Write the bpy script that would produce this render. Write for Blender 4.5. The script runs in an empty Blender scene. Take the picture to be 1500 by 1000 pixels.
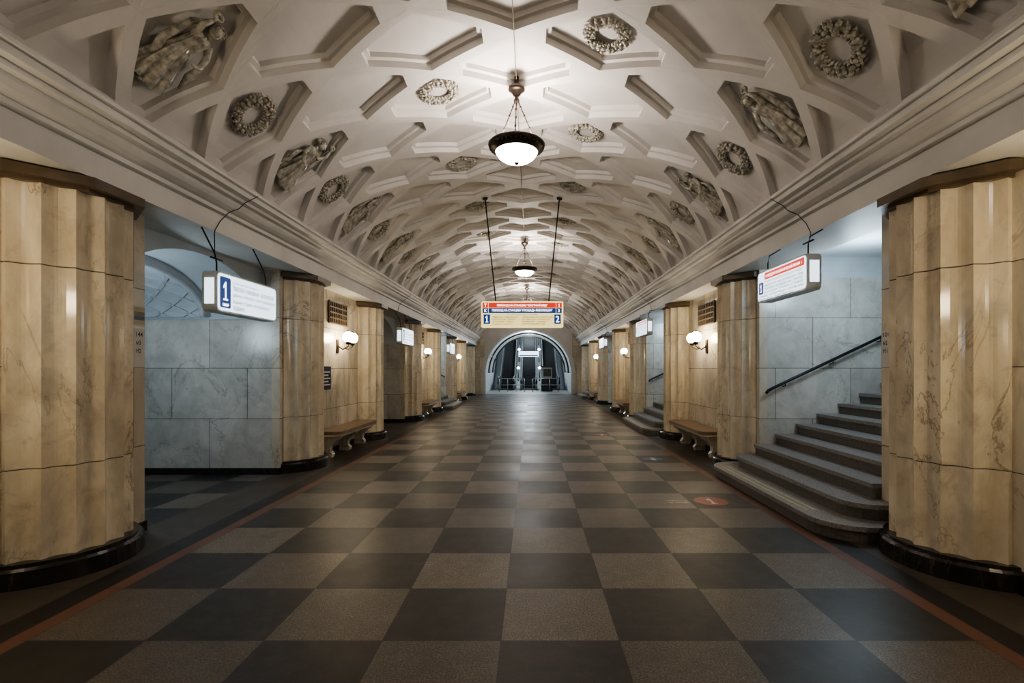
import bpy, bmesh, math, random
import numpy as np
from mathutils import Vector, Matrix
random.seed(4)
scene = bpy.context.scene
COL = scene.collection
pi = math.pi
# ------------------------------------------------------------------ helpers
def link(o, parent=None):
    COL.objects.link(o)
    if parent is not None: o.parent = parent
    return o
def empty(name, loc=(0,0,0)):
    o = bpy.data.objects.new(name, None); o.empty_display_size = .2
    o.location = loc
    return link(o)
def obj(name, me, parent=None, M=None):
    o = bpy.data.objects.new(name, me); link(o, parent)
    if M is not None: o.matrix_local = M
    return o
class MB:
    """mesh builder that merges pieces, several materials"""
    def __init__(s): s.v=[]; s.f=[]; s.m=[]; s.mats=[]; s.sm=[]
    def add(s, verts, faces, mat, smooth=False):
        n=len(s.v); s.v += [tuple(v) for v in verts]
        if mat not in s.mats: s.mats.append(mat)
        k=s.mats.index(mat)
        for f in faces: s.f.append(tuple(i+n for i in f)); s.m.append(k); s.sm.append(smooth)
    def box(s, x0,x1,y0,y1,z0,z1, mat, bev=0):
        if x0>x1: x0,x1=x1,x0
        if y0>y1: y0,y1=y1,y0
        if bev>0:
            b=bev
            bm=bmesh.new(); bmesh.ops.create_cube(bm,size=1)
            for v in bm.verts:
                v.co=Vector(((x0+x1)/2+v.co.x*(x1-x0),(y0+y1)/2+v.co.y*(y1-y0),(z0+z1)/2+v.co.z*(z1-z0)))
            bmesh.ops.bevel(bm,geom=list(bm.edges),offset=b,segments=2,affect='EDGES')
            bm.verts.index_update()
            s.add([v.co[:] for v in bm.verts],[[v.index for v in f.verts] for f in bm.faces],mat); bm.free(); return
        v=[(x0,y0,z0),(x1,y0,z0),(x1,y1,z0),(x0,y1,z0),(x0,y0,z1),(x1,y0,z1),(x1,y1,z1),(x0,y1,z1)]
        s.add(v,[(0,3,2,1),(4,5,6,7),(0,1,5,4),(1,2,6,5),(2,3,7,6),(3,0,4,7)],mat)
    def lathe(s, prof, mat, n=32, c=(0,0,0), smooth=True):
        v=[];f=[]
        for r,z in prof:
            for i in range(n):
                a=2*pi*i/n; v.append((c[0]+r*math.cos(a),c[1]+r*math.sin(a),c[2]+z))
        for k in range(len(prof)-1):
            for i in range(n):
                j=(i+1)%n; f.append((k*n+i,k*n+j,(k+1)*n+j,(k+1)*n+i))
        s.add(v,f,mat,smooth)
    def tube(s, pts, rad, mat, n=8, flat=1.0):
        pts=[Vector(p) for p in pts]
        if not hasattr(rad,'__len__'): rad=[rad]*len(pts)
        v=[];f=[]
        for k,p in enumerate(pts):
            t=(pts[min(k+1,len(pts)-1)]-pts[max(k-1,0)]).normalized()
            up=Vector((0,0,1)) if abs(t.z)<.9 else Vector((1,0,0))
            a=t.cross(up).normalized(); b=t.cross(a).normalized()
            for i in range(n):
                w=2*pi*i/n; v.append(p+a*math.cos(w)*rad[k]+b*math.sin(w)*rad[k]*flat)
        for k in range(len(pts)-1):
            for i in range(n):
                j=(i+1)%n; f.append((k*n+i,k*n+j,(k+1)*n+j,(k+1)*n+i))
        f.append(tuple(range(n))); f.append(tuple((len(pts)-1)*n+i for i in range(n)))
        s.add(v,f,mat,True)
    def ball(s, c, r, mat, sub=2, sc=(1,1,1), jit=0):
        bm=bmesh.new(); bmesh.ops.create_icosphere(bm,subdivisions=sub,radius=1)
        s.add([(c[0]+v.co.x*r*sc[0],c[1]+v.co.y*r*sc[1],c[2]+v.co.z*r*sc[2]) for v in bm.verts],
              [[v.index for v in f.verts] for f in bm.faces],mat,True); bm.free()
    def prism(s, poly, z0, z1, mat):
        n=len(poly)
        v=[(x,y,z0) for x,y in poly]+[(x,y,z1) for x,y in poly]
        f=[tuple(range(n))[::-1],tuple(range(n,2*n))]+[(i,(i+1)%n,(i+1)%n+n,i+n) for i in range(n)]
        s.add(v,f,mat)
    def extrude_y(s, prof, y0, y1, mat, closed=True):
        n=len(prof)
        v=[(x,y0,z) for x,z in prof]+[(x,y1,z) for x,z in prof]
        f=[(i,(i+1)%n,(i+1)%n+n,i+n) for i in range(n if closed else n-1)]
        if closed: f+= [tuple(range(n)),tuple(range(n,2*n))]
        s.add(v,f,mat)
    def extrude_x(s, prof, x0, x1, mat, closed=True):
        n=len(prof)
        v=[(x0,y,z) for y,z in prof]+[(x1,y,z) for y,z in prof]
        f=[(i,(i+1)%n,(i+1)%n+n,i+n) for i in range(n if closed else n-1)]
        if closed: f+= [tuple(range(n)),tuple(range(n,2*n))]
        s.add(v,f,mat)
    def data(s,name,recalc=True):
        me=bpy.data.meshes.new(name); me.from_pydata(s.v,[],s.f)
        for m in s.mats: me.materials.append(m)
        me.polygons.foreach_set('material_index',s.m)
        me.polygons.foreach_set('use_smooth',s.sm)
        if recalc:
            bm=bmesh.new(); bm.from_mesh(me); bmesh.ops.recalc_face_normals(bm,faces=bm.faces); bm.to_mesh(me); bm.free()
        me.update(); return me
    def build(s,name,parent=None,M=None): return obj(name,s.data(name),parent,M)

# ------------------------------------------------------------------ materials
def newmat(name):
    m=bpy.data.materials.new(name); m.use_nodes=True
    nt=m.node_tree; b=nt.nodes['Principled BSDF']
    return m,nt,b
def N(nt,t,**kw):
    n=nt.nodes.new(t)
    for k,v in kw.items(): setattr(n,k,v)
    return n
def mth(nt,op,a,b=None,c=None):
    n=N(nt,'ShaderNodeMath',operation=op)
    for i,x in enumerate((a,b,c)):
        if x is None: continue
        if isinstance(x,(int,float)): n.inputs[i].default_value=x
        else: nt.links.new(x,n.inputs[i])
    return n.outputs[0]
def mix(nt,fac,a,b,mode='MIX'):
    n=N(nt,'ShaderNodeMix',data_type='RGBA',blend_type=mode)
    for i,x in ((0,fac),(6,a),(7,b)):
        if isinstance(x,(int,float)): n.inputs[i].default_value=x
        elif isinstance(x,(tuple,list)): n.inputs[i].default_value=(*x[:3],1)
        else: nt.links.new(x,n.inputs[i])
    return n.outputs[2]
def ramp(nt,src,stops):
    n=N(nt,'ShaderNodeValToRGB'); nt.links.new(src,n.inputs[0])
    el=n.color_ramp.elements
    el[0].position,el[0].color=stops[0][0],(*([stops[0][1]]*3 if isinstance(stops[0][1],(int,float)) else stops[0][1]),1)
    el[1].position,el[1].color=stops[1][0],(*([stops[1][1]]*3 if isinstance(stops[1][1],(int,float)) else stops[1][1]),1)
    for p,c in stops[2:]:
        e=el.new(p); e.color=(*([c]*3 if isinstance(c,(int,float)) else c),1)
    return n.outputs[0]
def noise(nt,vec,scale,detail=4,rough=.55,dist=0):
    n=N(nt,'ShaderNodeTexNoise'); n.inputs['Scale'].default_value=scale
    n.inputs['Detail'].default_value=detail; n.inputs['Roughness'].default_value=rough
    n.inputs['Distortion'].default_value=dist
    nt.links.new(vec,n.inputs['Vector']); return n.outputs[0]
def bump(nt,b,h,strength=.2,dist=.01):
    n=N(nt,'ShaderNodeBump'); n.inputs['Strength'].default_value=strength; n.inputs['Distance'].default_value=dist
    nt.links.new(h,n.inputs['Height']); nt.links.new(n.outputs[0],b.inputs['Normal'])
def simple(name,col,rough=.5,metal=0,var=.12,vs=8):
    m,nt,b=newmat(name); pos=N(nt,'ShaderNodeNewGeometry').outputs['Position']
    n=noise(nt,pos,vs,4)
    c=mix(nt,ramp(nt,n,[(.3,0),(.7,1)]),tuple(x*(1-var) for x in col),tuple(min(1,x*(1+var)) for x in col))
    nt.links.new(c,b.inputs['Base Color']); b.inputs['Roughness'].default_value=rough; b.inputs['Metallic'].default_value=metal
    return m
def emis(name,col,strength,base=(.8,.8,.8)):
    m,nt,b=newmat(name); b.inputs['Base Color'].default_value=(*base,1)
    b.inputs['Emission Color'].default_value=(*col,1); b.inputs['Emission Strength'].default_value=strength
    b.inputs['Roughness'].default_value=.3
    return m
def marble(name,c1,c2,vein,rough=.22,joints=False,veinamt=.8,streak=(1,1,.35),patch=.45,dist=1.3,c3=None,vw=.010):
    m,nt,b=newmat(name); pos=N(nt,'ShaderNodeNewGeometry').outputs['Position']
    mp=N(nt,'ShaderNodeMapping'); mp.inputs['Scale'].default_value=streak; mp.inputs['Rotation'].default_value=(.3,.5,0)
    nt.links.new(pos,mp.inputs[0]); v=mp.outputs[0]
    n1=noise(nt,v,1.8,6,.65,.8)
    col=mix(nt,ramp(nt,n1,[(.32,0),(.68,1)]),c1,c2)
    if c3:
        n5=noise(nt,v,2.6,7,.7,.6)
        col=mix(nt,ramp(nt,n5,[(.48,0),(.66,.75)]),col,c3)
    n2=noise(nt,v,1.1,8,.6,dist)
    d=mth(nt,'ABSOLUTE',mth(nt,'SUBTRACT',n2,.5))
    vm=ramp(nt,d,[(0,1),(vw,0)])
    n3=noise(nt,v,.9,3)
    vm=mth(nt,'MULTIPLY',vm,ramp(nt,n3,[(.38,0),(.60,veinamt)]))
    col=mix(nt,vm,col,vein)
    n4=noise(nt,pos,4.5,8,.72,.5)
    col=mix(nt,ramp(nt,n4,[(.54,0),(.80,patch)]),col,vein)
    if joints:
        s=N(nt,'ShaderNodeSeparateXYZ'); nt.links.new(pos,s.inputs[0])
        u=mth(nt,'ADD',s.outputs[0],s.outputs[1]); w=mth(nt,'SUBTRACT',s.outputs[2],.08)
        cb=N(nt,'ShaderNodeCombineXYZ'); nt.links.new(u,cb.inputs[0]); nt.links.new(w,cb.inputs[1])
        br=N(nt,'ShaderNodeTexBrick'); nt.links.new(cb.outputs[0],br.inputs[0])
        br.inputs['Scale'].default_value=1; br.inputs['Brick Width'].default_value=1.15; br.inputs['Row Height'].default_value=.77
        br.inputs['Mortar Size'].default_value=.004; br.inputs['Mortar Smooth'].default_value=0
        br.inputs['Color1'].default_value=(.84,.84,.84,1); br.inputs['Color2'].default_value=(1.08,1.08,1.08,1); br.inputs['Mortar'].default_value=(.22,.21,.2,1)
        col=mix(nt,1.0,col,br.outputs[0],'MULTIPLY')
    nt.links.new(col,b.inputs['Base Color']); b.inputs['Roughness'].default_value=rough
    return m

M_col  = marble('yellow_marble',(.58,.49,.35),(.82,.75,.60),(.20,.14,.09),.15,veinamt=.65,streak=(1,1,.5),patch=.6,dist=.7,c3=(.49,.44,.36),vw=.008)
M_wall = marble('grey_marble',(.47,.455,.42),(.67,.65,.60),(.26,.24,.20),.2,joints=True,streak=(1,1,.8),patch=.55,dist=.8,c3=(.42,.41,.38),veinamt=.6,vw=.010)
M_pyl  = marble('cream_marble',(.52,.46,.365),(.74,.68,.56),(.24,.18,.12),.22,joints=True,c3=(.44,.40,.34))
M_black= marble('black_marble',(.012,.011,.011),(.03,.027,.025),(.12,.10,.08),.18,veinamt=.5)
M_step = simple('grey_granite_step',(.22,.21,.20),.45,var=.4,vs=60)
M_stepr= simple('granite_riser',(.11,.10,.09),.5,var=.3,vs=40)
M_plas = simple('painted_plaster',(.60,.58,.558),.6,var=.08,vs=1.6)
M_plas2= simple('beam_plaster',(.61,.60,.58),.5,var=.12,vs=1.4)
M_blue = simple('passage_plaster',(.50,.54,.57),.6,var=.08,vs=2)
M_maj  = simple('glazed_majolica',(.38,.36,.31),.10,var=.5,vs=18)
M_bronze=simple('dark_bronze',(.055,.042,.032),.35,.8,vs=20)
M_iron = simple('dark_iron',(.025,.025,.028),.45,.5)
M_abac = simple('brown_capital_stone',(.115,.085,.055),.35,var=.3,vs=5)
M_wood = simple('brown_seat',(.20,.135,.085),.35,var=.3,vs=10)
M_joint= simple('dark_joint',(.05,.035,.02),.8)
M_white= emis('lightbox_white',(.74,.88,1.0),1.2)
M_frame= simple('sign_frame_white',(.60,.66,.70),.4)
M_ink  = simple('sign_ink_blue',(.005,.018,.075),.7)
M_blueS= emis('sign_blue',(.01,.06,.25),.4,(.01,.05,.25))
M_redS = emis('sign_red',(.60,.03,.02),.7,(.6,.04,.03))
M_yelS = emis('sign_yellow',(.95,.78,.32),.75,(.8,.68,.32))
M_wtext= emis('sign_white_text',(1,1,.95),1.5)
M_bowl = emis('bowl_glass',(1,.88,.78),7)
M_globe= emis('sconce_globe_glass',(1,.82,.56),32)
M_tube = emis('fluorescent_tube',(.72,.88,1),12)
M_paper= simple('notice_paper',(.55,.54,.52),.6,var=.05)
M_dark = simple('escalator_steps',(.02,.023,.026),.4,.4)
M_rub  = simple('handrail_rubber',(.012,.012,.012),.4)
M_steel= simple('brushed_steel',(.28,.30,.31),.35,.6)
M_tact = simple('tactile_strip',(.42,.38,.25),.6)
M_stick= simple('floor_sticker_red',(.20,.035,.03),.4)
M_stickb=simple('floor_sticker_blue',(.05,.075,.11),.4)
M_pattern=simple('white_vinyl',(.5,.48,.45),.5)

# floor
def floor_mat():
    m,nt,b=newmat('granite_checker'); pos=N(nt,'ShaderNodeNewGeometry').outputs['Position']
    s=N(nt,'ShaderNodeSeparateXYZ'); nt.links.new(pos,s.inputs[0]); X,Y=s.outputs[0],s.outputs[1]
    T=.7
    tx=mth(nt,'DIVIDE',X,T); ty=mth(nt,'DIVIDE',mth(nt,'SUBTRACT',Y,2.942),T)
    par=mth(nt,'FLOORED_MODULO',mth(nt,'ADD',mth(nt,'FLOOR',tx),mth(nt,'FLOOR',ty)),2.0)
    par=mth(nt,'GREATER_THAN',par,.5)
    sp=noise(nt,pos,95,3,.75); sp2=noise(nt,pos,38,4,.85); big=noise(nt,pos,1.1,5,.65); mot=noise(nt,pos,7,6,.75)
    lightc=mix(nt,ramp(nt,sp,[(.38,0),(.64,1)]),(.045,.040,.035),(.25,.22,.188))
    lightc=mix(nt,ramp(nt,sp2,[(.61,0),(.68,.85)]),lightc,(.42,.39,.35))
    lightc=mix(nt,ramp(nt,mot,[(.35,.45),(.65,0)]),lightc,(.060,.053,.046))
    darkc=mix(nt,ramp(nt,sp,[(.4,0),(.7,1)]),(.014,.013,.014),(.036,.034,.034))
    darkc=mix(nt,ramp(nt,mot,[(.45,0),(.75,.6)]),darkc,(.06,.052,.046))
    cb=N(nt,'ShaderNodeCombineXYZ'); nt.links.new(mth(nt,'FLOOR',tx),cb.inputs[0]); nt.links.new(mth(nt,'FLOOR',ty),cb.inputs[1])
    wn=N(nt,'ShaderNodeTexWhiteNoise',noise_dimensions='3D'); nt.links.new(cb.outputs[0],wn.inputs[0])
    var=mth(nt,'MULTIPLY_ADD',wn.outputs[0],.6,.70)
    col=mix(nt,par,lightc,darkc)
    vc=N(nt,'ShaderNodeCombineXYZ')
    for i in range(3): nt.links.new(var,vc.inputs[i])
    col=mix(nt,1.0,col,vc.outputs[0],'MULTIPLY')
    ax=mth(nt,'ABSOLUTE',X)
    red=mix(nt,sp,(.09,.040,.025),(.18,.085,.058))
    isred=mth(nt,'MULTIPLY',mth(nt,'GREATER_THAN',ax,2.80),mth(nt,'LESS_THAN',ax,2.92))
    isdk=mth(nt,'MULTIPLY',mth(nt,'GREATER_THAN',ax,2.92),mth(nt,'LESS_THAN',ax,3.13))
    isbr=mth(nt,'MULTIPLY',mth(nt,'GREATER_THAN',ax,3.13),mth(nt,'LESS_THAN',ax,3.72))
    col=mix(nt,isbr,col,mix(nt,sp,(.040,.033,.026),(.10,.082,.065)))
    col=mix(nt,isred,col,red); col=mix(nt,isdk,col,(.016,.015,.015))
    def edge(t):
        fr=mth(nt,'FRACT',t); return mth(nt,'MINIMUM',fr,mth(nt,'SUBTRACT',1.0,fr))
    g=mth(nt,'LESS_THAN',mth(nt,'MINIMUM',edge(tx),edge(ty)),.0045)
    col=mix(nt,mth(nt,'MULTIPLY',g,.7),col,(.012,.011,.01))
    nt.links.new(col,b.inputs['Base Color'])
    r=mth(nt,'MULTIPLY_ADD',big,.28,.20); r=mth(nt,'MULTIPLY_ADD',sp,.12,r)
    r=mth(nt,'MULTIPLY_ADD',wn.outputs[0],.08,r)
    nt.links.new(r,b.inputs['Roughness'])
    bump(nt,b,sp2,.06,.003)
    return m
M_floor=floor_mat()

# ------------------------------------------------------------------ layout constants
P=7.49; OP0=4.95; OP1=7.60; YEND=32.5; YB=-2.6
XC=3.85; R=.55; XF=3.70; ZT=3.0; ZB=3.12
CELL=1.07; Y0=5.22
# ------------------------------------------------------------------ floor
mb=MB(); mb.box(-8.8,8.8,YB,YEND,-.2,0,M_floor); mb.build('floor')
mb=MB(); mb.box(-9,-8.8,YB,YEND,0,3.6,M_wall); mb.build('wall_left')
mb=MB(); mb.box(8.8,9,YB,YEND,0,3.6,M_wall); mb.build('wall_right')
mb=MB(); mb.box(-9,9,YB-.2,YB,0,5.5,M_wall); mb.build('wall_back')

# ------------------------------------------------------------------ vault
EA,EB,EZ=3.3,2.2,2.9
t0=math.acos(3.1/3.3)
tt=np.linspace(t0,pi-t0,2001)[::-1]; ex=EA*np.cos(tt); ez=EZ+EB*np.sin(tt)
ds=np.hypot(np.diff(ex),np.diff(ez)); cum=np.concatenate([[0],np.cumsum(ds)]); SM=cum[-1]/2
us=cum-SM
def vault(u,h=0.0):
    t=np.interp(u,us,tt); x=EA*np.cos(t); z=EZ+EB*np.sin(t)
    nx=np.cos(t)/EA; nz=np.sin(t)/EB; l=np.hypot(nx,nz)
    return x+nx/l*h, z+nz/l*h
def vnorm(u):
    t=float(np.interp(u,us,tt)); return Vector((math.cos(t)/EA,0,math.sin(t)/EB)).normalized()
A=SM/3.72; B=CELL/2
cosT=A/math.hypot(A,B); sinT=B/math.hypot(A,B)
bm=bmesh.new()
W0=.062
def cellfaces(uc,yc,cutside=0):
    cut=.72*A
    def hexv(t,h):
        b_=B-t/cosT; a_=A*b_/B; c=.655*A-(t-W0)
        w=b_*(1-c/a_)
        return [bm.verts.new((uc+x,yc+y,h)) for x,y in ((c,w),(0,b_),(-c,w),(-c,-w),(0,-b_),(c,-w))]
    rings=[hexv(W0,0),hexv(W0+.010,.070),hexv(W0+.055,.074),hexv(W0+.065,.125)]
    for a,b in zip(rings[:-1],rings[1:]):
        for i in range(6):
            j=(i+1)%6; bm.faces.new((a[i],a[j],b[j],b[i]))
    p=rings[-1]
    bm.faces.new((p[0],p[1],p[4],p[5])); bm.faces.new((p[1],p[2],p[3],p[4]))
    q=rings[0]; V=lambda x,y: bm.verts.new((uc+x,yc+y,0))
    T_=V(0,B); Bo=V(0,-B)
    for s in (1,-1):
        i0,i1=(q[0],q[5]) if s==1 else (q[2],q[3])
        top,bot=q[1],q[4]
        if cutside==s:
            wc=B*(1-cut/A); e0,e1=V(s*cut,wc),V(s*cut,-wc)
            bm.faces.new((i0,top,T_,e0)); bm.faces.new((i1,bot,Bo,e1)); bm.faces.new((i0,i1,e1,e0))
        else:
            e=V(s*A,0)
            bm.faces.new((i0,top,T_,e)); bm.faces.new((i1,bot,Bo,e)); bm.faces.new((i0,i1,e))
def tricell(side,yc):
    uc=side*4*A; s=side
    V=lambda x,y,h=0: bm.verts.new((uc-s*x,yc+y,h))
    o=[V(A,0),V(.28*A,.72*B),V(.28*A,-.72*B)]
    def tri(t,h):
        tip=A-t/sinT; base=.28*A+t*.8; b_=B-t/cosT; w=b_*(1-base/(A*b_/B))
        return [V(tip,0,h),V(base,w,h),V(base,-w,h)]
    rr=[o,tri(.065,0),tri(.075,.09)]
    for a,b in zip(rr[:-1],rr[1:]):
        for i in range(3):
            j=(i+1)%3; bm.faces.new((a[i],a[j],b[j],b[i]))
    bm.faces.new(rr[-1])
for r in range(-4,5):
    ph=0 if r%2 else B
    if abs(r)==4: tricell(1 if r>0 else -1,ph)
    else: cellfaces(r*A,ph,0 if abs(r)<3 else (1 if r>0 else -1))
bmesh.ops.remove_doubles(bm,verts=bm.verts,dist=1e-5)
bmesh.ops.subdivide_edges(bm,edges=bm.edges[:],cuts=3,use_grid_fill=True)
bm.verts.index_update()
sv=np.array([v.co[:] for v in bm.verts]); sf=[[v.index for v in f.verts] for f in bm.faces]; bm.free()
x,z=vault(sv[:,0],sv[:,2])
KS=range(-8,27)
allv=[];allf=[]
for n,k in enumerate(KS):
    vv=np.stack([x,sv[:,1]+Y0+CELL*k,z],1); allv.append(vv)
    off=n*len(sv); allf+=[tuple(i+off for i in f) for f in sf]
me=bpy.data.meshes.new('ceiling'); me.from_pydata(np.concatenate(allv).tolist(),[],allf); me.materials.append(M_plas); me.update()
obj('ceiling',me)
# thin conduit on the ridge, in runs between the chandelier canopies
LAMPS=[6.12+P*i for i in range(-1,4)]
mb=MB(); ends=[-2.5]+LAMPS+[32.4]
for a,b in zip(ends[:-1],ends[1:]):
    mb.tube([(0,a+(.13 if a!=-2.5 else 0),5.091),(0,b-(.13 if b!=32.4 else 0),5.091)],.005,M_abac,6)
mb.build('ridge_conduit')

# wreath mesh
def wreath_mesh():
    mb=MB(); n=22
    v=[];f=[]
    R0=.20
    for i in range(40):
        a=2*pi*i/40
        for j in range(8):
            b=2*pi*j/8; rr=.035
            v.append(((R0+rr*math.cos(b))*math.cos(a),(R0+rr*math.cos(b))*math.sin(a),rr*math.sin(b)+.01))
    for i in range(40):
        for j in range(8): f.append((i*8+j,((i+1)%40)*8+j,((i+1)%40)*8+(j+1)%8,i*8+(j+1)%8))
    mb.add(v,f,M_maj,True)
    rnd=random.Random(2)
    for i in range(n):
        a=2*pi*i/n
        for q in range(4):
            aa=a+rnd.uniform(-.1,.1); r=R0+(-.042,.0,.042,.02)[q]+rnd.uniform(-.008,.008)
            mb.ball((r*math.cos(aa),r*math.sin(aa),.03+rnd.uniform(0,.02)+(.012 if q==1 else 0)),rnd.uniform(.018,.03),M_maj,1,(1,1,.9))
        for sgn in (1,-1):
            r1=R0+sgn*.045; r2=R0+sgn*.078; a2=a+.12
            mb.tube([(r1*math.cos(a),r1*math.sin(a),.02),((r1+r2)/2*math.cos(a2*.5+a*.5),(r1+r2)/2*math.sin(a2*.5+a*.5),.035),(r2*math.cos(a2),r2*math.sin(a2),.015)],[.02,.02,.004],M_maj,6,.5)
    return mb.data('wreath')
WM=wreath_mesh()
def figure_mesh(var):
    mb=MB(); s=1 if var==0 else -1
    nv,nt_=26,72; v=[];f=[]
    prof=[(0,.20),(.12,.185),(.3,.15),(.5,.115),(.62,.10),(.70,.075),(.80,.085),(.92,.095),(.97,.075),(1,.03)]
    px,pw=zip(*prof)
    for i in range(nv):
        t=i/(nv-1); w=np.interp(t,px,pw); a=.034*max(0,1-t*1.15)+.006
        cx=s*(.07*math.sin(t*3.0)-.03+(.10*(1-t)**3)); y=-.42+.64*t
        for j in range(nt_):
            th=2*pi*j/nt_; rr=w+a*math.sin(9*th+4*t*s)+a*.5*math.sin(15*th)
            v.append((cx+rr*math.cos(th),y+(.025*math.cos(2*th) if i==0 else 0),.03+.62*rr*math.sin(th)))
    for i in range(nv-1):
        for j in range(nt_):
            k=(j+1)%nt_; f.append((i*nt_+j,i*nt_+k,(i+1)*nt_+k,(i+1)*nt_+j))
    mb.add(v,f,M_maj,True)
    hx=s*(.07*math.sin(3)-.03)
    mb.tube([(hx,.20,.03),(hx+s*.005,.26,.045)],[.033,.028],M_maj)
    mb.ball((hx+s*.015,.305,.06),.055,M_maj,3,(.85,1.12,.95))
    mb.ball((hx+s*.02,.30,.115),.012,M_maj,1,(.8,1.5,1))
    mb.ball((hx-s*.01,.335,.035),.062,M_maj,2,(1,.9,.9))
    mb.ball((hx-s*.07,.32,.03),.03,M_maj,2)
    for i in range(9):
        a=pi*i/8; mb.ball((hx+.06*math.cos(a),.33+.045*math.sin(a),.07),.016,M_maj,1)
    sh=.185
    mb.tube([(hx+s*.075,sh,.04),(hx+s*.15,sh-.03,.08),(hx+s*.19,sh+.07,.10),(hx+s*.165,sh+.155,.10)],[.034,.030,.025,.018],M_maj)
    mb.ball((hx+s*.16,sh+.175,.10),.022,M_maj,2,(.8,1.3,.6))
    mb.tube([(hx-s*.075,sh,.04),(hx-s*.14,sh-.10,.07),(hx-s*.10,sh-.20,.13),(hx-s*.03,sh-.22,.15)],[.034,.030,.025,.018],M_maj)
    mb.ball((hx-s*.015,sh-.22,.155),.022,M_maj,2,(1.2,.8,.7))
    for i in range(12):
        a=2*pi*i/12; mb.ball((hx+s*.15+.045*math.cos(a),sh+.215+.022*math.sin(a),.09),.02,M_maj,1)
    mb.tube([(hx+s*.15,sh+.15,.08),(hx+s*.22,sh+.02,.05),(hx+s*.25,-.06,.04),(hx+s*.21,-.18,.05),(hx+s*.26,-.30,.03)],[.012,.035,.045,.05,.02],M_maj,8,.45)
    mb.tube([(hx-s*.13,sh-.10,.05),(hx-s*.20,-.02,.04),(hx-s*.19,-.14,.05),(hx-s*.25,-.27,.03)],[.012,.035,.045,.015],M_maj,8,.45)
    for q in (-1,1): mb.ball((s*.07+q*.06,-.44,.10),.03,M_maj,2,(.8,.6,1.5))
    return mb.data('dancer')
FM=[figure_mesh(0),figure_mesh(1)]
def on_vault(u,y,h,sc=1,tilt=0):
    xx,zz=vault(np.array([u]),h); n=-vnorm(u)
    yx=Vector((0,1,0)) if u<0 else Vector((0,-1,0))
    up=n.cross(yx).normalized()
    M3=Matrix((yx,up,n)).transposed().to_4x4()
    return Matrix.Translation((float(xx[0]),y,float(zz[0])))@M3@Matrix.Rotation(tilt,4,'Z')@Matrix.Scale(sc,4)
for k in KS:
    y=Y0+CELL*k
    if y<0 or y>YEND-.6: continue
    odd=k%2
    for side in (-1,1):
        isfig = (odd==1) if side<0 else (odd==0)
        if isfig:
            obj('dancer_relief',FM[k%4//2],None,on_vault(side*2.98*A,y,.10,.95,side*.12))
            obj('ceiling_wreath_relief',WM,None,on_vault(side*A,y,.115,.95))
        else:
            obj('ceiling_wreath_relief',WM,None,on_vault(side*3.0*A,y,.115,.95))

# ------------------------------------------------------------------ entablature
ctr=[(3.30,ZB),(3.30,3.33),(3.26,3.345),(3.26,3.385),(3.235,3.40),(3.20,3.43),(3.175,3.47),(3.17,3.50),(3.12,3.51),(3.12,3.545),(3.06,3.56),(3.06,3.615),(3.03,3.625),(3.03,3.655),(3.10,3.67),(3.30,3.75),(3.95,3.75),(3.95,ZB)]
for sx,nm in ((-1,'trim_left'),(1,'trim_right')):
    mb=MB(); mb.extrude_y([(sx*a,b) for a,b in ctr],YB,YEND,M_plas2)
    mb.build(nm)
for sx in (-1,1):
    mb=MB(); mb.box(sx*3.95,sx*8.8,YB,YEND,3.3,3.4,M_blue); mb.build('ceiling_side_'+('left' if sx<0 else 'right'))

# ------------------------------------------------------------------ fluted column
def column_mesh():
    mb=MB(); nf=18; per=8; n=nf*per
    def ring(z,sc=1):
        o=[]
        for i in range(n):
            a=2*pi*i/n+pi/nf; fr=(i%per)/per
            r=(R+.010-.052*math.sin(pi*fr))*sc
            o.append((r*math.cos(a),r*math.sin(a),z))
        return o
    zs=[(.17,1),(.85,1),(.853,.985),(.858,.985),(.861,1),(2.385,1),(2.388,.985),(2.393,.985),(2.396,1),(ZT,1)]
    v=[];f=[]
    for z,s_ in zs: v+=ring(z,s_)
    for k in range(len(zs)-1):
        g=(k in (2,6))
        ff=[(k*n+i,k*n+(i+1)%n,(k+1)*n+(i+1)%n,(k+1)*n+i) for i in range(n)]
        if g: mb.add(v[k*n:(k+2)*n],[tuple(i-k*n for i in q) for q in ff],M_joint)
        else: f+=ff
    mb.add(v,f,M_col)
    mb.lathe([(0,0),(.635,0),(.635,.13),(.62,.15),(.60,.155),(.60,.175),(0,.175)],M_black,56,smooth=False)
    for (rr,z0,z1) in ((.58,ZT,ZT+.03),(.66,ZT+.03,ZT+.105)):
        poly=[(rr*math.cos(pi/8+i*pi/4),rr*math.sin(pi/8+i*pi/4)) for i in range(8)]
        mb.prism(poly,z0,z1,M_abac)
    return mb.data('fluted_column')
CM=column_mesh()
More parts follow.
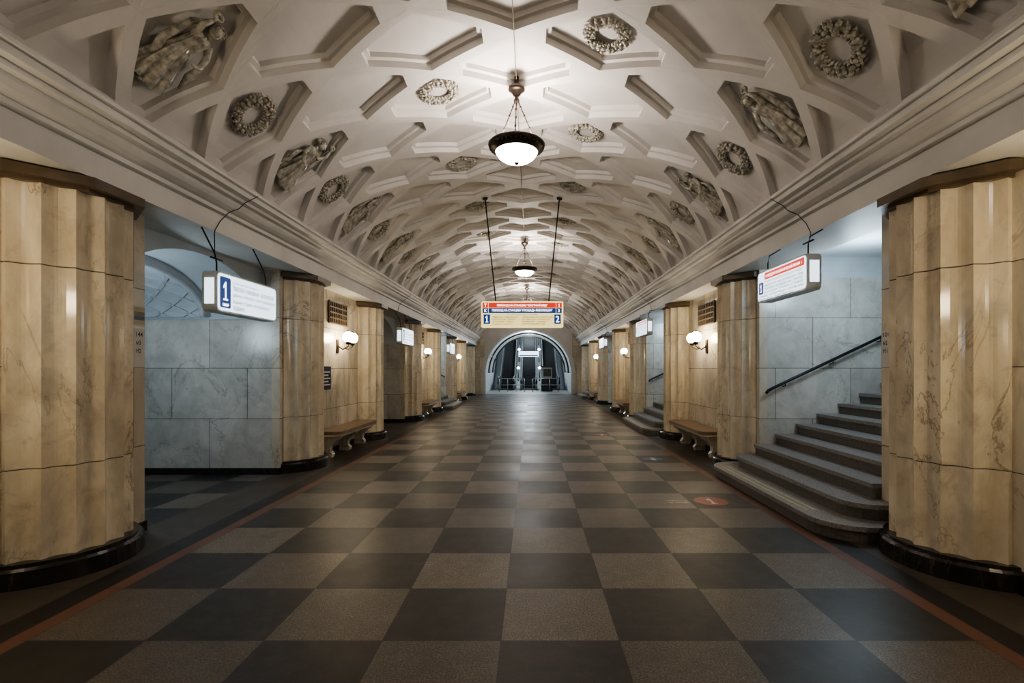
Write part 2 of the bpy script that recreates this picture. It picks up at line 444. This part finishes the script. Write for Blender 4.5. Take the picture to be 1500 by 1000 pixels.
for k in range(-1,5):
    ys=OP1+P*(k-1); ye=ys+(P-(OP1-OP0))
    if k==-1: ys=YB; ye=OP0-P
    if k==4: ye=YEND
    for sx in (-1,1):
        root=empty('pylon',(sx*XC,(ys+ye)/2,0)); inv=Matrix.Translation(-root.location)
        mb=MB()
        mb.box(sx*3.78,sx*7.0,ys,ye,0,3.3,M_wall)
        mb.box(sx*XF,sx*3.78,ys,ye,0,ZB,M_pyl)
        if k!=-1:
            mb.box(sx*(XF-.04),sx*XF,ys,ys+.10,0.1,ZB,M_pyl)
            if k<4: mb.box(sx*(XF-.04),sx*XF,ye-.16,ye,0.1,ZB,M_pyl)
        mb.box(sx*(XF-.05),sx*7.02,ys-.02,ye+(.02 if k<4 else 0),0,.10,M_black)
        mb.build('pylon_body',root,inv)
        if k==-1: continue
        yA=ys+.65; yB=ys+4.05
        obj('column_a',CM,root,inv@Matrix.Translation((sx*XC,yA,0)))
        if k<4: obj('column_b',CM,root,inv@Matrix.Translation((sx*XC,yB,0)))
        if k==4: continue
        yc=(yA+yB)/2
        if k>0:
            mb=MB()
            L0,L1=yA+.62,yB-.62
            poly=[(3.66,L0)]+[(3.36-.16*math.sin(a),L0+.16-.16*math.cos(a)) for a in np.linspace(0,pi/2,7)]+[(3.36-.16*math.sin(a),L1-.16+.16*math.cos(a)) for a in np.linspace(pi/2,0,7)]+[(3.66,L1)]
            mb.prism([(sx*a,b) for a,b in poly],.43,.49,M_wood)
            mb.prism([(sx*(a+.02),b) for a,b in poly],.40,.43,M_pyl)
            for yy in (L0+.22,yc,L1-.22):
                pr=[(3.64,.0),(3.44,.0),(3.42,.06),(3.47,.12),(3.46,.2),(3.40,.28),(3.30,.34),(3.26,.40),(3.64,.40)]
                mb.extrude_y([(sx*a,b) for a,b in pr],yy-.06,yy+.06,M_pyl)
            mb.box(sx*3.58,sx*3.66,L0,L1,.40,.46,M_pyl)
            mb.build('marble_bench')
        # sconce
        mb=MB(); xw=XF; zc=2.12
        mb.box(sx*(xw-.03),sx*xw,yc-.05,yc+.05,zc-.20,zc+.08,M_bronze,.008)
        mb.tube([(sx*(xw-.02),yc,zc-.05),(sx*(xw-.12),yc,zc-.12),(sx*(xw-.2),yc,zc-.06)],.014,M_bronze)
        for q in (-1,1):
            gy=yc+q*.17; gx=sx*(xw-.27+.02*q)
            mb.tube([(sx*(xw-.14),yc,zc-.10),(sx*(xw-.20),yc+q*.09,zc-.11),(gx,gy,zc-.06),(gx,gy,zc)],.010,M_bronze)
            mb.lathe([(.0,-.03),(.03,-.03),(.05,0),(.06,.02),(.03,.025),(0,.025)],M_bronze,16,(gx,gy,zc))
            mb.ball((gx,gy,zc+.115),.108,M_globe,3)
            mb.lathe([(.03,0),(.02,.015),(.006,.03),(0,.045)],M_bronze,12,(gx,gy,zc+.218))
        mb.build('wall_sconce')
        mb=MB(); gy0,gy1,gz0,gz1=yc-.45,yc+.45,2.50,2.92
        mb.box(sx*(XF-.02),sx*XF,gy0,gy1,gz0,gz1,M_iron)
        for i in range(11):
            yy=gy0+(gy1-gy0)*i/10; mb.box(sx*(XF-.04),sx*(XF-.02),yy-.012,yy+.012,gz0,gz1,M_abac)
        for i in range(5):
            zz=gz0+(gz1-gz0)*i/4; mb.box(sx*(XF-.045),sx*(XF-.02),gy0-.012,gy1+.012,zz-.012,zz+.012,M_abac)
        mb.build('vent_grille')
        if sx<0 and k==1:
            mb=MB(); mb.box(sx*(XF-.025),sx*(XF-.001),yc-.75,yc-.35,1.22,1.66,M_ink,.004)
            for j in range(5): mb.box(sx*(XF-.028),sx*(XF-.025),yc-.70,yc-.40-(j%2)*.08,1.30+.06*j,1.325+.06*j,M_paper)
            mb.build('information_plate')

# ------------------------------------------------------------------ text
def text_data(body,width,height,mat,bold=.012):
    cu=bpy.data.curves.new('t','FONT'); cu.body=body; cu.size=1; cu.resolution_u=2; cu.offset=bold
    o=bpy.data.objects.new('t',cu); COL.objects.link(o)
    dg=bpy.context.evaluated_depsgraph_get(); dg.update()
    me=bpy.data.meshes.new_from_object(o.evaluated_get(dg)); bpy.data.objects.remove(o)
    n=len(me.vertices); co=np.zeros(n*3); me.vertices.foreach_get('co',co); co=co.reshape(-1,3)
    if n:
        mn=co.min(0); mx=co.max(0); w=max(mx[0]-mn[0],1e-4); h=max(mx[1]-mn[1],1e-4)
        co[:,0]=(co[:,0]-mn[0])/w*width; co[:,1]=(co[:,1]-mn[1])/h*height; co[:,2]=0
        me.vertices.foreach_set('co',co.ravel())
    me.materials.clear(); me.materials.append(mat); me.update()
    return me
def one_data(w,h,mat):
    # numeral one with flag and foot serif
    P_=[(.36,.10),(.36,.74),(.06,.62),(.06,.76),(.44,1.0),(.66,1.0),(.66,.10),(.95,.10),(.95,0),(.06,0),(.06,.10)]
    me=bpy.data.meshes.new('numeral_one')
    v=[(a*w,b*h,0) for a,b in P_]
    me.from_pydata(v,[],[(8,9,10,0,6,7),(0,1,5,6),(1,2,3,4,5)]); me.materials.append(mat); me.update(); return me
def frame_mat(origin,xd,yd,zd):
    M=Matrix((Vector(xd),Vector(yd),Vector(zd))).transposed().to_4x4(); return Matrix.Translation(origin)@M
def place_text(parent,F,x,y,w,h,body,mat,lift=.002,name='text_line'):
    me=one_data(w,h,mat) if body=='1' else text_data(body,w,h,mat)
    return obj(name,me,parent,F@Matrix.Translation((x,y,lift)))
def rrect(w,h,r,n=5):
    p=[]
    for cx,cy,a0 in ((w-r,h-r,0),(r,h-r,pi/2),(r,r,pi),(w-r,r,1.5*pi)):
        for i in range(n+1):
            a=a0+pi/2*i/n; p.append((cx+r*math.cos(a),cy+r*math.sin(a)))
    return p
def panel(mb,F,x,y,w,h,mat,lift,r=0.0):
    pts=rrect(w,h,r) if r>0 else [(w,h),(0,h),(0,0),(w,0)]
    v=[F@Vector((x+a,y+b,lift)) for a,b in pts]
    mb.add(v,[tuple(range(len(v)))],mat)
def side_sign(sx,y0,y1,z0,z1,kind):
    root=empty('hanging_lightbox_sign',(sx*3.18,(y0+y1)/2,(z0+z1)/2)); inv=Matrix.Translation(-root.location)
    mb=MB(); W=y1-y0; H=z1-z0; th=.15
    xin=sx*(3.18-th/2); xout=sx*(3.18+th/2)
    mb.extrude_x([(y0+a,z0+b) for a,b in rrect(W,H,.06)],xin,xout,M_frame)
    if sx<0: F=frame_mat((xin,y0,z0),(0,1,0),(0,0,1),(1,0,0))
    else:    F=frame_mat((xin,y1,z0),(0,-1,0),(0,0,1),(-1,0,0))
    panel(mb,F,.02,.02,W-.04,H-.04,M_white,.003,.045)
    for yy,d in ((y0,-1),(y1,1)):
        mb.box(sx*(3.18-.05),sx*(3.18+.05),yy-.003 if d<0 else yy,yy if d<0 else yy+.003,z0+.08,z1-.08,M_white)
    if kind=='blue':
        panel(mb,F,.05,.05,.19,H-.10,M_blueS,.005,.02)
    else:
        panel(mb,F,.20,H-.12,W-.25,.085,M_redS,.005,.01)
        panel(mb,F,.05,H-.29,.12,.15,M_blueS,.005,.01)
    for yy in (y0+.12,y1-.12):
        mb.tube([(sx*3.18,yy,z1),(sx*3.18,yy,z1+.10),(sx*3.2,yy,z1+.2),(sx*3.34,yy,ZB+.0)],.008,M_iron,6)
    mb.tube([(sx*3.18,y0+.02,z1+.14),(sx*3.18,y0+.22,z1+.14)],.010,M_iron,6)
    mb.tube([(sx*3.2,y0+.12,z1+.18),(sx*3.24,y0+.18,3.06),(sx*3.28,y0+.25,3.12),(sx*3.285,y0+.35,3.25),(sx*3.23,y0+.42,3.37),(sx*3.16,y0+.5,3.44),(sx*3.10,y0+.5,3.50),(sx*3.01,y0+.62,3.62)],.005,M_iron,6)
    mb.build('lightbox',root,inv)
    FF=inv@F
    if kind=='blue':
        place_text(root,FF,.10,.13,.09,.20,'1',M_wtext,.007)
        place_text(root,FF,.09,.07,.11,.03,'линия',M_wtext,.007)
        L=['К ПОЕЗДАМ ДО СТАНЦИЙ:','ТВЕРСКАЯ • МАЯКОВСКАЯ • БЕЛОРУССКАЯ','ДИНАМО • АЭРОПОРТ • СОКОЛ • ВОЙКОВСКАЯ','ВОДНЫЙ СТАДИОН • РЕЧНОЙ ВОКЗАЛ','ХОВРИНО']
        ww=[.50,.86,.88,.76,.22]
        for i,(a,w) in enumerate(zip(L,ww)):
            place_text(root,FF,.28,H-.10-.072*i,w,.048 if i else .024,a,M_ink,.006)
    else:
        place_text(root,FF,.24,H-.103,W-.34,.048,'К ПОЕЗДАМ СОКОЛЬНИЧЕСКОЙ ЛИНИИ  1',M_wtext,.007)
        place_text(root,FF,.085,H-.265,.05,.10,'1',M_wtext,.007)
        place_text(root,FF,.20,H-.165,W-.30,.032,'СТАНЦИЯ "ОХОТНЫЙ РЯД" И ПОЕЗДА ДО СТАНЦИЙ',M_ink,.006)
        T=['БИБЛИОТЕКА • КРОПОТКИНСКАЯ • ПАРК','СПОРТИВНАЯ • ВОРОБЬЕВЫ ГОРЫ • ПРОСПЕКТ','ЮГО-ЗАПАДНАЯ • ТРОПАРЕВО • САЛАРЬЕВО','ЛУБЯНКА • ЧИСТЫЕ ПРУДЫ • СОКОЛЬНИКИ','ЧЕРКИЗОВСКАЯ • РОКОССОВСКОГО']
        for i in range(5):
            xo=.20 if i<3 else .06
            place_text(root,FF,xo,H-.212-.042*i,W-.07-xo-(0 if i<4 else .2),.030,T[i],M_ink,.006)
side_sign(-1,5.2,6.42,2.21,2.64,'blue')
side_sign(1,5.28,6.44,2.45,2.84,'red')
for i in (1,2):
    side_sign(1,5.1+P*i,6.42+P*i,2.49,2.90,'red'); side_sign(-1,5.2+P*i,6.42+P*i,2.25,2.68,'blue')

# central hanging sign
root=empty('overhead_direction_sign',(0,10,2.7)); inv=Matrix.Translation(-root.location)
mb=MB(); x0,x1,z0,z1=-.80,.80,2.46,2.94
mb.box(x0-.02,x1+.02,9.94,10.08,z0-.02,z1+.02,M_yelS,.015)
F=frame_mat((x0,9.94,z0),(1,0,0),(0,0,1),(0,-1,0)); W=1.6
panel(mb,F,.13,.37,W-.26,.10,M_redS,.003); panel(mb,F,.13,.265,W-.26,.10,M_blueS,.003)
panel(mb,F,.01,.37,.11,.10,M_redS,.003); panel(mb,F,W-.12,.37,.11,.10,M_redS,.003)
panel(mb,F,.01,.265,.11,.10,M_blueS,.003); panel(mb,F,W-.12,.265,.11,.10,M_blueS,.003)
panel(mb,F,.03,.05,.13,.19,M_blueS,.003); panel(mb,F,W-.16,.05,.13,.19,M_blueS,.003)
for sx in (-1,1):
    xx,zz=vault(np.array([sx*.75]),0)
    mb.tube([(sx*.53,10.01,z1),(float(xx[0]),10.01,float(zz[0]))],.013,M_iron,8)
    mb.lathe([(0,-.03),(.05,-.03),(.06,.03),(0,.03)],M_iron,12,(float(xx[0]),10.01,float(zz[0])-.01))
mb.build('sign_box',root,inv)
FF=inv@F
place_text(root,FF,.30,.393,1.0,.055,'ПЕРЕХОД НА СТАНЦИЮ "ОХОТНЫЙ РЯД"',M_wtext,.006)
place_text(root,FF,.20,.288,1.2,.055,'ПЕРЕХОД НА СТАНЦИЮ "ПЛОЩАДЬ РЕВОЛЮЦИИ"',M_wtext,.006)
place_text(root,FF,.045,.39,.045,.06,'Т',M_wtext,.006); place_text(root,FF,W-.08,.39,.03,.06,'1',M_wtext,.006)
place_text(root,FF,.045,.285,.045,.06,'К',M_wtext,.006); place_text(root,FF,W-.085,.285,.035,.06,'3',M_wtext,.006)
place_text(root,FF,.065,.08,.06,.13,'1',M_wtext,.006); place_text(root,FF,W-.13,.08,.07,.13,'2',M_wtext,.006)
place_text(root,FF,.5,.222,.6,.026,'К ПОЕЗДАМ ДО СТАНЦИЙ',M_ink,.006)
A1=['ТВЕРСКАЯ • МАЯКОВСКАЯ','БЕЛОРУССКАЯ • ДИНАМО','АЭРОПОРТ • СОКОЛ','ВОДНЫЙ СТАДИОН']
A2=['НОВОКУЗНЕЦКАЯ • ПАВЕЛЕЦКАЯ','АВТОЗАВОДСКАЯ • КОЛОМЕНСКАЯ','КАШИРСКАЯ • ЦАРИЦЫНО','ДОМОДЕДОВСКАЯ']
for i in range(4):
    place_text(root,FF,.21,.165-.045*i,.5-.04*i,.033,A1[i],M_ink,.006)
    place_text(root,FF,.80,.165-.045*i,.60-.05*i,.033,A2[i],M_ink,.006)

# notices on the pylon end strips
for sx,l in ((-1,['144','м3','Н2']),(1,['101','м2','Н1'])):
    root=empty('notice_sheet',(sx*3.66,4.86,1.9)); inv=Matrix.Translation(-root.location)
    mb=MB(); xf=sx*(XF-.050)
    z0,z1=1.62,(2.0 if sx<0 else 1.98)
    mb.box(xf,sx*(XF-.042),4.80,4.94,z0,z1,M_paper)
    if sx<0:
        mb.box(xf,sx*(XF-.042),4.80,4.94,2.03,2.22,M_paper)
        for j,mm in enumerate((M_tact,M_stickb,M_wood,M_tact)): mb.box(xf-.001*sx,xf,4.805,4.935,2.04+.042*j,2.08+.042*j,mm)
    mb.build('sheet',root,inv)
    F=frame_mat((xf,4.80,z0),(0,1,0),(0,0,1),(1,0,0)) if sx<0 else frame_mat((xf,4.94,z0),(0,-1,0),(0,0,1),(-1,0,0))
    for i,t in enumerate(l): place_text(root,inv@F,.03,.30-.08*i,.08 if i==0 else .055,.045,t,M_iron,.002)

# ------------------------------------------------------------------ chandeliers
def chand_mesh():
    mb=MB()
    mb.lathe([(0,.16),(.03,.16),(.03,.03),(.10,.03),(.105,.0),(.085,-.015),(.06,-.03),(.05,-.06),(.03,-.075),(.02,-.10),(.035,-.12),(.035,-.14),(.0,-.15)],M_bronze,24)
    zr=-.69
    for i in range(3):
        a=2*pi*i/3+.5
        x,y=math.cos(a),math.sin(a)
        mb.tube([(x*.02,y*.02,-.13),(x*.315,y*.315,zr+.02)],.007,M_bronze,6)
        for t in (.12,.3,.55,.8):
            mb.ball((x*(.02+.295*t),y*(.02+.295*t),-.13+(zr+.15)*t),.015,M_bronze,1,(1,1,1.6))
    mb.lathe([(.26,zr-.075),(.30,zr-.05),(.33,zr-.03),(.345,zr-.005),(.35,zr+.015),(.335,zr+.03),(.315,zr+.035),(.31,zr+.02),(.30,zr-.01),(.26,zr-.05),(.26,zr-.075)],M_bronze,48)
    for i in range(36):
        a=2*pi*i/36; mb.ball((.325*math.cos(a),.325*math.sin(a),zr-.028),.012,M_bronze,1)
    mb.lathe([(.262,zr-.06),(.25,zr-.095),(.22,zr-.135),(.17,zr-.17),(.10,zr-.192),(.03,zr-.2),(0,zr-.2)],M_bowl,40)
    mb.lathe([(0,zr-.2),(.03,zr-.205),(.02,zr-.22),(0,zr-.235)],M_bronze,16)
    return mb.data('bowl_pendant')
CH=chand_mesh()
for y in LAMPS:
    obj('bowl_pendant_chandelier',CH,None,Matrix.Translation((0,y,5.03)))
    L=bpy.data.lights.new('pendant_bulb','POINT'); L.energy=92; L.color=(1,.885,.79); L.shadow_soft_size=.14
    o=bpy.data.objects.new('pendant_bulb',L); o.location=(0,y,4.38); link(o)

# ------------------------------------------------------------------ passages and stairs
def arc(y0,y1,zs,rise,n=24):
    c=(y0+y1)/2; h=(y1-y0)/2
    return [(c-h*math.cos(pi*i/n),zs+rise*math.sin(pi*i/n)) for i in range(n+1)]
def passage(sx,y0,y1):
    mb=MB(); a=arc(y0,y1,2.39,.66)
    mb.extrude_x(a,sx*3.95,sx*4.72,M_blue,False)
    v=[];f=[]
    for yy,zz in a: v+=[(sx*3.95,yy,zz),(sx*3.95,yy,3.31)]
    for i in range(len(a)-1): f.append((2*i,2*i+2,2*i+3,2*i+1))
    mb.add(v,f,M_blue)
    b=arc(y0+.09,y1-.09,2.39,.56)
    v=[];f=[]
    for (p,q) in zip(a,b): v+=[(sx*4.72,*p),(sx*4.72,*q)]
    for i in range(len(a)-1): f.append((2*i,2*i+2,2*i+3,2*i+1))
    mb.add(v,f,M_blue)
    mb.extrude_x(b,sx*4.72,sx*7.0,M_blue,False)
    c=(y0+y1)/2; h=(y1-y0)/2-.09
    # diagonal ribs as flat ribbons following the vault
    def vp(t,X,e): return (sx*X,c-(h-e)*math.cos(t),2.39+(.56-e)*math.sin(t))
    for d in (1,-1):
        for s0 in np.arange(-3.2,3.3,.42):
            rows=[]
            for t in np.linspace(.0,pi,49):
                X=5.86+s0+d*(t-pi/2)*1.0
                if 4.74<=X<=6.96: rows.append((t,X))
            if len(rows)<2: continue
            v=[];f=[]
            for t,X in rows:
                v+=[vp(t,X-.035,-.002),vp(t,X-.03,.035),vp(t,X+.03,.035),vp(t,X+.035,-.002)]
            for i in range(len(rows)-1):
                for j in range(3): f.append((4*i+j,4*i+j+1,4*i+5+j,4*i+4+j))
            mb.add(v,f,M_blue)
    for X in (4.76,6.9):
        mb.tube([vp(t,X,.0) for t in np.linspace(0,pi,25)],.05,M_blue,8)
    mb.box(sx*3.80,sx*7.0,y1-.03,y1,2.36,2.40,M_blue); mb.box(sx*3.80,sx*7.0,y0,y0+.03,2.36,2.40,M_blue)
    mb.build('passage_vault')
def stairs(sx,y0,y1):
    mb=MB(); tr=.32; rs=.155
    for k in range(1,14):
        xs=2.95+tr*(k-1); z1=rs*k
        if k==1: a,b,r=y0-.38,y1+.22,.42
        elif k==2: a,b,r=y0-.2,y1+.08,.30
        else: a,b,r=y0+.001,y1-.001,.02
        def foot(ex):
            p=[]
            xx=xs-ex; aa=a-(ex if k<3 else 0); bb=b+(ex if k<3 else 0)
            for t in np.linspace(0,pi/2,8): p.append((xx+r-r*math.sin(t),aa+r-r*math.cos(t)))
            for t in np.linspace(pi/2,0,8): p.append((xx+r-r*math.sin(t),bb-r+r*math.cos(t)))
            return p
        xe=3.75 if k<3 else 6.98
        base=[(xe,a)]+foot(0)+[(xe,b)]
        if k<3: base=[(3.72,a)]+foot(0)+[(3.72,b)]
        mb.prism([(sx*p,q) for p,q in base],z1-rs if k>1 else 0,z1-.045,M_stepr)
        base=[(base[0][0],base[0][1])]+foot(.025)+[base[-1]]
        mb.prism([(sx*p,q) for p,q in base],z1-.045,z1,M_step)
        if k<3:
            mb.prism([(sx*p,q) for p,q in [(3.72,y0+.001),(6.98,y0+.001),(6.98,y1-.001),(3.72,y1-.001)]],z1-rs,z1,M_step)
    mb.box(sx*3.00,sx*3.03,y0+.15,y1-.2,rs,rs+.004,M_tact); mb.box(sx*3.08,sx*3.11,y0+.15,y1-.2,rs,rs+.004,M_tact)
    mb.build('granite_staircase')
    mb=MB(); yy=y1-.09
    p0=(3.72,1.28); p1=(6.6,1.28+2.88*.47)
    mb.tube([(sx*p0[0],yy,p0[1]-.04),(sx*p0[0]+sx*.03,yy,p0[1]),(sx*(p0[0]+.1),yy,p0[1]+.04),(sx*p1[0],yy,p1[1])],.022,M_iron,10)
    for t in (.1,.35,.6,.85):
        xx=p0[0]+(p1[0]-p0[0])*t; zz=p0[1]+(p1[1]-p0[1])*t
        mb.tube([(sx*xx,yy,zz),(sx*xx,yy,zz-.06),(sx*xx,y1-.001,zz-.07)],.009,M_iron,6)
    mb.build('stair_handrail')
    mb=MB()
    pr=[(y0,3.0)]+[(y0+.25-.25*math.cos(t),3.0+.28*math.sin(t)) for t in np.linspace(0,pi/2,6)]+[(y1-.25+.25*math.cos(t),3.0+.28*math.sin(t)) for t in np.linspace(pi/2,0,6)]+[(y1,3.0)]
    mb.extrude_x(pr,sx*3.95,sx*7.0,M_blue,False)
    mb.box(sx*7.0,sx*7.1,y0-.1,y1+.1,0,3.3,M_wall)
    mb.build('stairwell_ceiling')
def plight(name,loc,e,col,size=.25):
    L=bpy.data.lights.new(name,'POINT'); L.energy=e; L.color=col; L.shadow_soft_size=size
    o=bpy.data.objects.new(name,L); o.location=loc; link(o)
cool=(.70,.87,1.0)
for i in range(4):
    y0,y1=OP0+P*i,OP1+P*i; yc=(y0+y1)/2
    for sx in (-1,1):
        st = (sx>0 and i in (0,1,3)) or (sx<0 and i==2)
        if st:
            stairs(sx,y0,y1); plight('stairwell_lamp',(sx*4.5,yc+.1,2.9),34,cool)
        else:
            passage(sx,y0,y1)
            if sx<0 and i==1: plight('passage_lamp',(sx*6.2,yc,2.2),8,(1,.70,.42))
            else: plight('passage_lamp',(sx*4.9,yc-.5,2.2),25,cool)
for sx in (-1,1):
    for i in range(0,4):
        yc=(OP0+OP1)/2+P*i
        mb=MB(); mb.box(sx*7.9-.05,sx*7.9+.05,yc-.6,yc+.6,3.21,3.298,M_frame,.01); mb.tube([(sx*7.9,yc-.58,3.19),(sx*7.9,yc+.58,3.19)],.02,M_tube,8)
        mb.build('fluorescent_fixture')

# floor stickers
for (x,y,r,m,t) in ((2.36,6.05,.20,M_stick,'1'),(2.35,8.9,.18,M_stickb,'i'),(1.9,12.2,.16,M_stick,'3')):
    root=empty('floor_sticker',(x,y,0)); mb=MB()
    mb.lathe([(0,0),(0,.003),(r,.003),(r,0)],m,32,smooth=False); mb.build('disc',root)
    F=frame_mat((-.06,-.12,.003),(1,0,0),(0,1,0),(0,0,1)); place_text(root,F,.02,0,.09,.24,t,M_pattern,.001)
    if t=='1':
        place_text(root,F,-.46,.12,.24,.05,'ПЕРЕХОД',M_pattern,-.002); place_text(root,F,-.46,.04,.24,.05,'НА ЛИНИЮ',M_pattern,-.002)

# ------------------------------------------------------------------ far end: arch wall + escalator hall
AR=2.85; AZ=1.35
mb=MB()
n=40
pts=[(-AR*math.cos(pi*i/n),AZ+AR*math.sin(pi*i/n)) for i in range(n+1)]
v=[];f=[]
for xx,zz in pts: v+=[(xx,YEND,zz),(xx,YEND,5.6)]
for i in range(n): f.append((2*i,2*i+2,2*i+3,2*i+1))
mb.add(v,f,M_plas)
for sx in (-1,1): mb.add([(sx*AR,YEND,0),(sx*9,YEND,0),(sx*9,YEND,5.6),(sx*AR,YEND,5.6)],[(0,1,2,3)],M_pyl)
mb.build('wall_far')
mb=MB()
def band(r0,r1,ya,yb,mat):
    def off(r): return [(-r,0)]+[(-r*math.cos(pi*i/n),AZ+r*math.sin(pi*i/n)) for i in range(n+1)]+[(r,0)]
    a,b=off(r0),off(r1); m_=len(a); v=[];f=[]
    for (p,q) in zip(a,b): v+=[(p[0],ya,p[1]),(q[0],ya,q[1]),(q[0],yb,q[1]),(p[0],yb,p[1])]
    for i in range(m_-1):
        for j in range(4): f.append((4*i+j,4*i+(j+1)%4,4*i+4+(j+1)%4,4*i+4+j))
    mb.add(v,f,mat)
band(2.78,2.86,YEND-.06,YEND+.5,M_frame)
band(2.86,3.05,YEND-.10,YEND-.001,M_plas)
mb.build('trim_arch')
mb=MB(); SEC=[(YEND+.01,0),(41.5,0),(56,14.5*.577)]
v=[];f=[]
for (yy,dz) in SEC:
    for (xx,zz) in [(-2.95,0)]+[(-2.95*math.cos(pi*i/n),AZ+2.95*math.sin(pi*i/n)+.05) for i in range(n+1)]+[(2.95,0)]: v.append((xx,yy,zz+dz))
m_=n+3
for k in range(2):
    for i in range(m_-1): f.append((k*m_+i,k*m_+i+1,(k+1)*m_+i+1,(k+1)*m_+i))
mb.add(v,f,M_blue)
for yy in (34.6,36.4,38.2,40.0):
    band2=[(-2.9*math.cos(pi*i/n),AZ+2.9*math.sin(pi*i/n)) for i in range(n+1)]
    mb.tube([(a,yy,b) for a,b in band2],.06,M_bronze if yy in (36.4,40.0) else M_frame,6)
mb.build('ceiling_escalator_hall')
mb=MB(); mb.box(-2.95,2.95,YEND,41.5,-.2,0,M_step)
mb.add([(-2.95,41.5,0),(2.95,41.5,0),(2.95,56,8.37),(-2.95,56,8.37)],[(0,1,2,3)],M_steel)
mb.build('floor_escalator_hall')
mb=MB(); mb.box(-3,3,56,56.1,8,13,M_steel); mb.build('wall_escalator_top')
def escalator(xc):
    mb=MB(); ys=38.6; yk=40.5; ye=55.5; w=.5; sl=.577
    prof=[(ys,.0),(ys,.06),(yk,.06)]; y=yk; z=.06
    while y<ye:
        z+=.23; prof.append((y,z)); y+=.4; prof.append((y,z))
    prof.append((y,z-.6)); prof.append((yk,-.1))
    mb.extrude_x(prof,xc-w,xc+w,M_dark)
    for sx in (-1,1):
        a=xc+sx*(w+.02); b=xc+sx*(w+.16)
        pr=[(ys,0),(ys-.3,.3),(ys-.42,.6),(ys-.35,.85),(ys-.15,.95),(yk,.97),(ye,.97+(ye-yk)*sl),(ye,(ye-yk)*sl-.3),(yk,-.05)]
        mb.extrude_x(pr,a,b,M_steel)
        mid=(a+b)/2
        mb.tube([(mid,ys-.38,.5),(mid,ys-.45,.7),(mid,ys-.36,.92),(mid,ys-.1,1.0),(mid,yk,1.02),(mid,ye,1.02+(ye-yk)*sl)],.07,M_rub,8)
    for i in range(14):
        mb.box(xc-w+.04+i*.07,xc-w+.06+i*.07,ys-.1,ys+.3,.06,.075,M_steel)
    mb.build('escalator')
for xc in (-1.75,0,1.75): escalator(xc)
for xc in (-.87,.87):
    mb=MB()
    for j in range(5):
        yy=40.8+j*2.8; zz=.97+(yy-40.5)*.577
        mb.tube([(xc,yy,zz-.5),(xc,yy,zz+.5)],[.04,.025],M_bronze,8); mb.lathe([(.02,0),(.10,.03),(.12,.12),(.0,.20)],M_tube,16,(xc,yy,zz+.5))
    mb.build('escalator_torchere')
mb=MB(); mb.box(-.75,.75,37,37.12,2.55,2.95,M_white,.02); mb.tube([(-.6,37.06,2.95),(-.6,37.06,3.95)],.015,M_iron); mb.tube([(.6,37.06,2.95),(.6,37.06,3.95)],.015,M_iron)
mb.box(-.7,.7,36.995,37,2.60,2.68,M_blueS); mb.build('escalator_hall_sign')
mb=MB(); mb.box(.95,1.75,36.2,37.0,0,1.0,M_dark,.03); mb.box(1.0,1.7,36.25,36.95,1.0,1.75,M_steel,.02); mb.box(.9,1.8,36.15,37.05,1.75,1.85,M_dark,.02)
mb.box(1.06,1.64,36.24,36.25,1.08,1.65,M_rub); mb.build('attendant_booth')
for sx in (-1,1):
    mb=MB()
    for j in range(4): mb.tube([(sx*(.3+.6*j),35.6,0),(sx*(.3+.6*j),35.6,.95)],.025,M_steel)
    mb.tube([(sx*.3,35.6,.95),(sx*2.1,35.6,.95)],.028,M_steel); mb.tube([(sx*.3,35.6,.5),(sx*2.1,35.6,.5)],.02,M_steel)
    mb.build('barrier_rail')
plight('escalator_hall_lamp',(0,34.0,3.7),130,(.84,.94,1),.2)
plight('escalator_hall_lamp',(0,39.2,3.7),150,(.84,.94,1),.3)
plight('escalator_hall_lamp',(0,44.5,4.7),180,(.84,.94,1),.3)
plight('escalator_hall_lamp',(0,50.5,8.2),200,(.84,.94,1),.3)

# ------------------------------------------------------------------ world / camera
w=bpy.data.worlds.new('World'); scene.world=w; w.use_nodes=True
w.node_tree.nodes['Background'].inputs[0].default_value=(.02,.02,.025,1)
cam=bpy.data.cameras.new('Camera'); cam.sensor_width=36; cam.lens=730/1500*36
cam.shift_x=-28/1500; cam.shift_y=41/1500; cam.clip_end=200; cam.clip_start=.05
co=bpy.data.objects.new('Camera',cam); co.location=(.178,0,1.6); co.rotation_euler=(pi/2,0,0); link(co)
scene.camera=co
scene.view_settings.view_transform='AgX'
try: scene.view_settings.look='AgX - Medium High Contrast'
except Exception: pass
scene.view_settings.exposure=0.62
